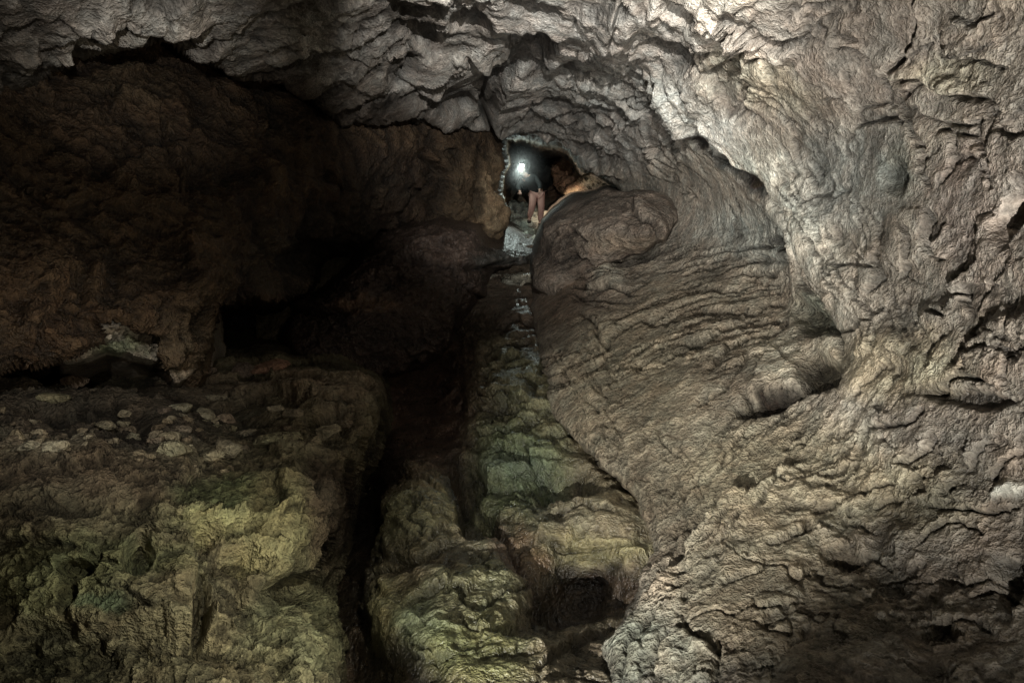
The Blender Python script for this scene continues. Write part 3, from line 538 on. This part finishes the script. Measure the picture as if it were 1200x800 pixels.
BW.finish([D_ridge(.8, .14, 5, 132), D_fbm(.4, .05, 4, 133), D_fbm(.15, .04, 4, 135)])
st(BW.build('cave_wall', M_DARK))
ST = Sheet(560, 720, 240, 330, .7, [(560,320,11.5),(720,320,11),(600,300,12.6),(660,300,12.6),(600,278,15.),(660,278,15.),(600,252,18.6),(660,252,18.6),(560,245,19.5),(720,245,19)], seed=150)
for y, a, b in [(254,590,615),(260,588,640),(266,590,665),(272,592,668),(279,590,660),(286,588,655),(292,585,640),(299,580,640)]: ST.ledge([(a,y+random.uniform(-2,2)),((a+b)/2,y+random.uniform(-3,1)),(b,y)], random.choice([7, -6, 9]), 8, 1.0, 4)
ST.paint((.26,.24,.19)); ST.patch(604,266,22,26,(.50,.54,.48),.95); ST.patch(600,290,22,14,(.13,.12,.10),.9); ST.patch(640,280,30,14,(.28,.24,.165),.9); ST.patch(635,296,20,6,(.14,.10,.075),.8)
ST.finish([D_facet(.42, .10, 151, (.7, 1, 1.6)), D_ridge(.6, .06, 4, 152, (.6, 1, 2.4)), D_fbm(.3, .02, 3, 155)])
prop(ST.build('flowstone_steps', M_WET, origin=tuple(pt(620, 300, 12))), 'pale wet stepped flowstone climbing to the lit passage mouth', 'flowstone')

# ================================================================== 7. loose stones on the ledge
def on(sheet, px, py):
    j = int(round((px-sheet.U[0, 0])/(sheet.U[0, 1]-sheet.U[0, 0]))); i = int(round((py-sheet.V[0, 0])/(sheet.V[1, 0]-sheet.V[0, 0])))
    return Vector(sheet.P[i, j])
def ico(sub):
    import bmesh
    bm = bmesh.new(); bmesh.ops.create_icosphere(bm, subdivisions=sub, radius=1)
    co = np.array([v.co[:] for v in bm.verts], F); fc = np.array([[v.index for v in f.verts] for f in bm.faces]); bm.free(); return co, fc
ICO, ICF = ico(5); ICS, ICSF = ico(3)
def stone(loc, sx, sy, sz, rot, col, seed, name='stone', mat=None):
    src, srf = (ICS, ICSF) if name != 'stone' else (ICO, ICF)
    c = src.copy(); x, y, z = c.T
    n = np.abs(c)**.75*np.sign(c); c = n*(1+.22*pnoise(x*1.1, y*1.1, z*1.1, seed)+.14*ridged(x*1.6, y*1.6, z*1.6, 3, seed+2)+.05*pnoise(x*7, y*7, z*7, seed+3))[:, None]
    for k in range(10):                           # flat broken faces
        d = np.array([random.gauss(0, 1) for _ in range(3)]); d /= np.linalg.norm(d); h = random.uniform(.5, .82)
        q = c@d; c = c-np.maximum(q-h, 0)[:, None]*d*.85
    c = c*np.array([sx, sy, sz]); R = np.array(Matrix.Rotation(rot, 3, 'Z') @ Matrix.Rotation(random.uniform(-.25, .25), 3, 'X')); c = c@R.T
    o = mesh_obj(name, c, srf, mat or M_MUD, np.tile(np.array(col, F)*1.2, (len(c), 1))); o.location = loc; return o
S = [ # px, py, half width px, height ratio, colour, label
 (27,449,20,.45,(.20,.17,.12),'flat grey-brown stone at the far left back of the ledge'),
 (85,448,15,.75,(.19,.14,.10),'rounded brown stone under the left wall, right of the flat one'),
 (70,474,17,.35,(.27,.24,.15),'thin tilted yellowish slab stone on the left of the ledge top'),
 (52,492,23,.35,(.24,.22,.13),'long low yellowish stone on the left part of the ledge'),
 (24,521,12,1.1,(.28,.23,.15),'upright pale wedge stone near the left end of the ledge edge'),
 (158,498,9,.8,(.26,.24,.17),'small angular pale stone in the middle of the ledge'),
 (137,516,14,.45,(.20,.17,.12),'low brown stone in front of the small angular pale one'),
 (186,517,11,.45,(.23,.19,.14),'small flat stone in the middle of the ledge edge'),
 (216,507,11,.7,(.24,.20,.15),'rough lumpy stone right of the middle of the ledge'),
 (206,531,22,.4,(.25,.225,.15),'broad pale stone lying at the front of the ledge'),
 (262,498,15,.45,(.24,.22,.14),'pale stone under the tan rock layer of the ledge'),
 (268,484,10,.9,(.27,.21,.15),'small upright tan stone against the tan rock layer'),
 (322,434,26,.28,(.32,.19,.13),'flat reddish stone slab on the back of the ledge'),
 (285,435,13,.8,(.18,.14,.11),'round brown stone beside the reddish slab'),
 (330,524,26,.42,(.27,.25,.16),'largest pale layered stone at the right front of the ledge'),
 (385,505,14,.7,(.27,.24,.17),'pale jagged stone at the right corner of the ledge'),
 (372,518,8,.8,(.25,.22,.15),'small pale chip beside the jagged corner stone'),
 (246,436,10,.5,(.16,.12,.09),'small dark stone at the foot of the rock pillar')]
for i, (px, py, w, r, c, lab) in enumerate(S):
    P = on(K, px, py)
    s = w*P.y/FPX
    prop(stone(P+Vector((0, -.02, s*r*.25)), s, s*.8, s*r, random.uniform(-.3, .3), c, 200+i*7), lab, 'stone', 'stones lying on the ledge')
random.seed(5)
for i in range(34):
    px = random.uniform(0, 420); py = random.uniform(440, 520) if i % 2 else random.uniform(486, 545)
    P = on(K, px, py); s_ = random.uniform(.035, .085)
    prop(stone(P+Vector((0, -.01, s_*.12)), s_*1.3, s_, s_*random.uniform(.35, .8), random.uniform(0, 3), random.choice([(.24,.21,.15),(.17,.14,.10),(.30,.27,.19),(.21,.16,.12)]), 900+i*5, 'rubble_stone'), 'fist-sized angular rubble stone among the others on the left ledge', 'stone', 'rubble stones strewn over the ledge')
random.seed(21)
for i in range(70):
    px = random.uniform(0, 300); py = random.uniform(478, 545)
    if i > 44: px = random.uniform(0, 110); py = random.uniform(505, 535)
    P = on(K, px, py); s = random.uniform(.012, .038)
    prop(stone(P+Vector((0, 0, s*.2)), s*1.2, s, s*.7, random.uniform(0, 3), random.choice([(.22,.18,.12),(.16,.13,.09),(.27,.23,.16)]), 500+i*3, 'pebble'), 'small brown pebble scattered among larger stones on the left ledge', 'pebble', 'pebbles on the ledge')

# ================================================================== 8. caver with headlamp on the steps
def skin(name, joints, bones, mat, parent, sub=2, root=0):
    me = bpy.data.meshes.new(name); me.from_pydata([j[:3] for j in joints], bones, []); me.materials.append(mat)
    o = bpy.data.objects.new(name, me); COL.objects.link(o); o.parent = parent
    o.modifiers.new('Skin', 'SKIN').use_smooth_shade = True
    for i, j in enumerate(joints):
        sv = me.skin_vertices[0].data[i]; sv.radius = (j[3], j[4] if len(j) > 4 else j[3]); sv.use_root = (i == root)
    q = o.modifiers.new('Subdivision', 'SUBSURF'); q.levels = sub; q.render_levels = sub
    return o
M_SKIN = plain('skin', (.48,.30,.23), .55); M_JACKET = plain('dark_jacket_cloth', (.02,.024,.024), .85); M_TROU = plain('dusty_pink_trouser_cloth', (.46,.27,.22), .9)
M_BOOT = plain('boot_leather', (.05,.035,.025), .6); M_CAP = plain('dark_cap_cloth', (.02,.02,.02), .8); M_LAMP = plain('headlamp_lens', (1,1,1), .3, (.82,1,.93), 160); M_CASE = plain('headlamp_case', (.04,.04,.04), .4); M_EYE = plain('eye', (.03,.02,.02), .2)
foot = on(ST, 621, 267)
per = bpy.data.objects.new('person', None); COL.objects.link(per); per.location = foot
prop(per, 'person stooping on the passage steps in dark jacket and dusty pink trousers, bright headlamp lit', 'person')
hipL, hipR = (.27,.08,.80), (.08,.06,.80)
J = [(.17,.07,.84,.13,.11),(.10,.0,.98,.13,.10),(.0,-.10,1.10,.15,.11),(-.08,-.17,1.17,.10,.08),(-.13,-.22,1.20,.055),(-.18,-.27,1.25,.06),
     (.26,.08,.80,.09),(.27,-.06,.44,.062),(.25,.05,.09,.042),(.25,-.12,.05,.035),
     (.08,.06,.80,.09),(.05,-.16,.46,.062),(-.02,-.04,.15,.042),(-.03,-.20,.11,.035),
     (.13,-.14,1.15,.055),(.24,-.22,.94,.042),(.22,-.38,.78,.028),
     (-.19,-.10,1.12,.055),(-.30,-.16,.90,.042),(-.24,-.33,.76,.028)]
Bn = [(0,1),(1,2),(2,3),(3,4),(4,5),(0,6),(6,7),(7,8),(8,9),(0,10),(10,11),(11,12),(12,13),(2,14),(14,15),(15,16),(2,17),(17,18),(18,19)]
for sx, w in ((1, 16), (-1, 19)):                 # palm, five unequal bent fingers
    wx, wy, wz = J[w][:3]; pi = len(J); J.append((wx-.005*sx, wy-.06, wz-.03, .030, .018)); Bn.append((w, pi))
    for k, (ox, ln) in enumerate(((.026,.062),(.009,.072),(-.009,.067),(-.026,.052))):
        a = len(J); J += [(wx+ox*sx, wy-.095, wz-.045, .009), (wx+ox*sx, wy-.095-ln*.5, wz-.065, .008), (wx+ox*sx, wy-.095-ln*.7, wz-.065-ln*.45, .007)]
        Bn += [(pi, a), (a, a+1), (a+1, a+2)]
    a = len(J); J += [(wx+.042*sx, wy-.05, wz-.035, .010), (wx+.055*sx, wy-.085, wz-.055, .009)]; Bn += [(pi, a), (a, a+1)]
body = skin('body', J, Bn, M_SKIN, per)
# head: eyes, nose, mouth, ears
HC = np.array([-.205, -.30, 1.30]); c = ICO.copy(); x, y, z = c.T.copy()
c = c*np.array([.076, .095, .115]); c[:, 0] *= 1-.22*np.clip(-z, 0, 1); c[:, 1] -= .022*np.exp(-((x/.16)**2+((z+.12)/.2)**2))*(y < 0)*1.3
c[:, 1] += .014*(np.exp(-(((x-.38)/.16)**2+((z-.05)/.13)**2))+np.exp(-(((x+.38)/.16)**2+((z-.05)/.13)**2)))*(y < 0)
c[:, 1] += .006*np.exp(-((x/.3)**2+((z+.5)/.05)**2))*(y < 0)
RH = np.array(Matrix.Rotation(math.radians(12), 3, 'Y') @ Matrix.Rotation(math.radians(8), 3, 'X'))
mesh_obj('head', c@RH.T+HC, ICF, M_SKIN, parent=per)
for s_ in (-1, 1):
    mesh_obj('ear', (ICS*np.array([.012,.022,.034]))@RH.T+HC+RH@np.array([s_*.078, .01, -.005]), ICSF, M_SKIN, parent=per)
    mesh_obj('eye', (ICS*.011)@RH.T+HC+RH@np.array([s_*.030, -.080, .006]), ICSF, M_EYE, parent=per)
cap = ICO[:, 2]; cc = ICO*np.array([.083,.102,.112]); cc[:, 2] = np.maximum(cc[:, 2], .035+.03*np.clip(-ICO[:, 1], 0, 1))
mesh_obj('cap', cc@RH.T+HC+RH@np.array([0,.004,.012]), ICF, M_CAP, parent=per)
lamp = mesh_obj('headlamp', (ICS*np.array([.040,.026,.034]))@RH.T+HC+RH@np.array([0,-.108,.062]), ICSF, M_CASE, parent=per)
mesh_obj('lens', (ICS*np.array([.036,.014,.036]))@RH.T+HC+RH@np.array([0,-.130,.062]), ICSF, M_LAMP, parent=lamp)
skin('jacket', [(.17,.07,.80,.165,.145),(.10,.0,.98,.165,.13),(.0,-.10,1.10,.18,.14),(-.08,-.17,1.17,.11,.09),(.13,-.14,1.15,.075),(.24,-.22,.94,.062),(.225,-.36,.80,.045),(-.19,-.10,1.12,.075),(-.30,-.16,.90,.062),(-.245,-.31,.78,.045)], [(0,1),(1,2),(2,3),(2,4),(4,5),(5,6),(2,7),(7,8),(8,9)], M_JACKET, per)
skin('trousers', [(.17,.07,.84,.15,.13),(.26,.08,.76,.115),(.27,-.06,.44,.085),(.25,.04,.13,.066),(.08,.06,.76,.115),(.05,-.16,.46,.085),(-.02,-.05,.19,.066)], [(0,1),(1,2),(2,3),(0,4),(4,5),(5,6)], M_TROU, per)
for q in ([(.25,.06,.10,.055),(.25,.05,.05,.058),(.25,-.08,.035,.050,.036),(.25,-.17,.03,.042,.03)], [(-.02,-.03,.16,.055),(-.02,-.03,.11,.058),(-.03,-.16,.095,.050,.036),(-.035,-.25,.09,.042,.03)]):
    skin('boot', q, [(0,1),(1,2),(2,3)], M_BOOT, per)
# added mist that gives the headlamp its halo
mm = bpy.data.materials.new('halo_mist_volume'); mm.use_nodes = True; nt = mm.node_tree; nt.nodes.remove(nt.nodes['Principled BSDF'])
vs = nt.nodes.new('ShaderNodeVolumeScatter'); vs.inputs['Anisotropy'].default_value = .3
nt.links.new(vs.outputs[0], nt.nodes['Material Output'].inputs['Volume'])
tcn = nt.nodes.new('ShaderNodeTexCoord'); ln = nt.nodes.new('ShaderNodeVectorMath'); ln.operation = 'LENGTH'; nt.links.new(tcn.outputs['Object'], ln.inputs[0])
mr = nt.nodes.new('ShaderNodeMapRange'); mr.interpolation_type = 'SMOOTHERSTEP'; nt.links.new(ln.outputs['Value'], mr.inputs[0]); mr.inputs[1].default_value = 0; mr.inputs[2].default_value = .78; mr.inputs[3].default_value = .20; mr.inputs[4].default_value = 0
nt.links.new(mr.outputs[0], vs.inputs['Density'])
halo_mist = mesh_obj('halo_mist', ICS*np.array([.8,.8,.8]), ICSF, mm); halo_mist.location = foot+Vector(HC)+Vector((0,-.2,0)); prop(halo_mist, kind='stuff')

# ================================================================== light, world, camera
def lamp_spot(loc, target, power, angle, blend=.6, col=(1,.95,.87), r=.03, name='unseen_spot'):  # apart from the headlamp, unseen spots added to light each rock area
    l = bpy.data.lights.new(name, 'SPOT'); l.energy = power; l.spot_size = math.radians(angle); l.spot_blend = blend; l.color = col; l.shadow_soft_size = r
    o = bpy.data.objects.new(name, l); COL.objects.link(o); o.location = loc
    o.rotation_euler = (Vector(target)-Vector(loc)).to_track_quat('-Z', 'Y').to_euler(); return o
lamp_spot((.35, .25, .35), pt(965, 120, 4.2), 1000, 62, .95, (1,.97,.93), .015)   # right wall and arch, raking up from low
lamp_spot((-1.3, .2, 2.2), pt(900, 190, 5.5), 680, 26, 1.0, (1,.97,.93), .015)   # arch, cross light
lamp_spot((.25, 1.3, 2.9), pt(690, 55, 7), 1750, 54, .8, (1,.98,.95), .015)      # ceiling
lamp_spot((-.9, 1.2, 2.5), pt(150, 25, 4.2), 260, 30, 1, (1,.98,.95), .015)      # left ceiling
lamp_spot((-.9, .5, .5), pt(780, 480, 5.2), 820, 46, .9, (1,.96,.90), .015)      # slope, raking
lamp_spot((-.35, 2.3, 3.25), pt(800, 470, 5), 130, 70, .9, (1,.96,.90), .015)    # slope from above
lamp_spot((.3, 2.2, .35), pt(250, 690, 2.8), 62, 76, .9, (1,.95,.78), .015)
lamp_spot((.35, 1.1, 2.2), pt(320, 660, 2.9), 250, 36, 1, (1,.95,.78), .015)    # ledge face
lamp_spot((.5, .0, 2.6), pt(545, 665, 4.2), 140, 22, 1, (1,.96,.80), .015)       # floor mounds
lamp_spot((.2, .1, 2.4), pt(612, 500, 6.2), 250, 15, 1, (1,.99,.86), .015)       # green channel
lamp_spot((.8, .0, 1.4), pt(110, 270, 5), 75, 62, 1, (1,.86,.68), .015)           # left wall
lamp_spot((-.6, .85, 2.15), pt(110, 485, 4.2), 170, 34, 1, (1,.95,.88), .015)     # rubble on the ledge top
lamp_spot((.3, .2, 2.0), pt(450, 440, 7), 80, 30, 1, (1,.85,.7), .015)              # faint light in the gully
HL = foot+Vector(HC)+Vector((-.02,-.17,.06))
lamp_spot(HL, pt(606, 272, 14.6), 130, 76, .9, (.85,1,.93), .03, 'headlamp_light')
lamp_spot(foot+Vector((-.95,.9,1.2)), foot+Vector((.8,1.6,.4)), 150, 130, .8, (.9,1,.9), .05)      # unseen light added behind the left jamb to brighten the chamber
lamp_spot(foot+Vector((-.2,.6,1.5)), foot+Vector((1.6,.6,.3)), 130, 110, .8, (1,.82,.65), .06)  # unseen warm light added for the right side of the passage
lp = bpy.data.lights.new('headlamp_glow', 'POINT'); lp.energy = 10; lp.color = (.85,1,.93); lp.shadow_soft_size = .03
lo = bpy.data.objects.new('headlamp_glow', lp); COL.objects.link(lo); lo.location = HL+Vector((0,-.03,0))
w = bpy.data.worlds.new('World'); bpy.context.scene.world = w; w.use_nodes = True
w.node_tree.nodes['Background'].inputs[0].default_value = (.8,.85,1,1); w.node_tree.nodes['Background'].inputs[1].default_value = .004
cam = bpy.data.cameras.new('camera'); cam.lens = 24; cam.sensor_width = 36; cam.clip_end = 200; cam.clip_start = .05
co = bpy.data.objects.new('camera', cam); COL.objects.link(co); co.location = (0, 0, CH); co.rotation_euler = (math.pi/2, 0, 0)
sc = bpy.context.scene; sc.camera = co
sc.view_settings.view_transform = 'Standard'; sc.view_settings.look = 'None'; sc.view_settings.exposure = 0
sc.cycles.use_denoising = True; sc.cycles.denoising_prefilter = 'NONE'; sc.cycles.max_bounces = 5; sc.cycles.diffuse_bounces = 1
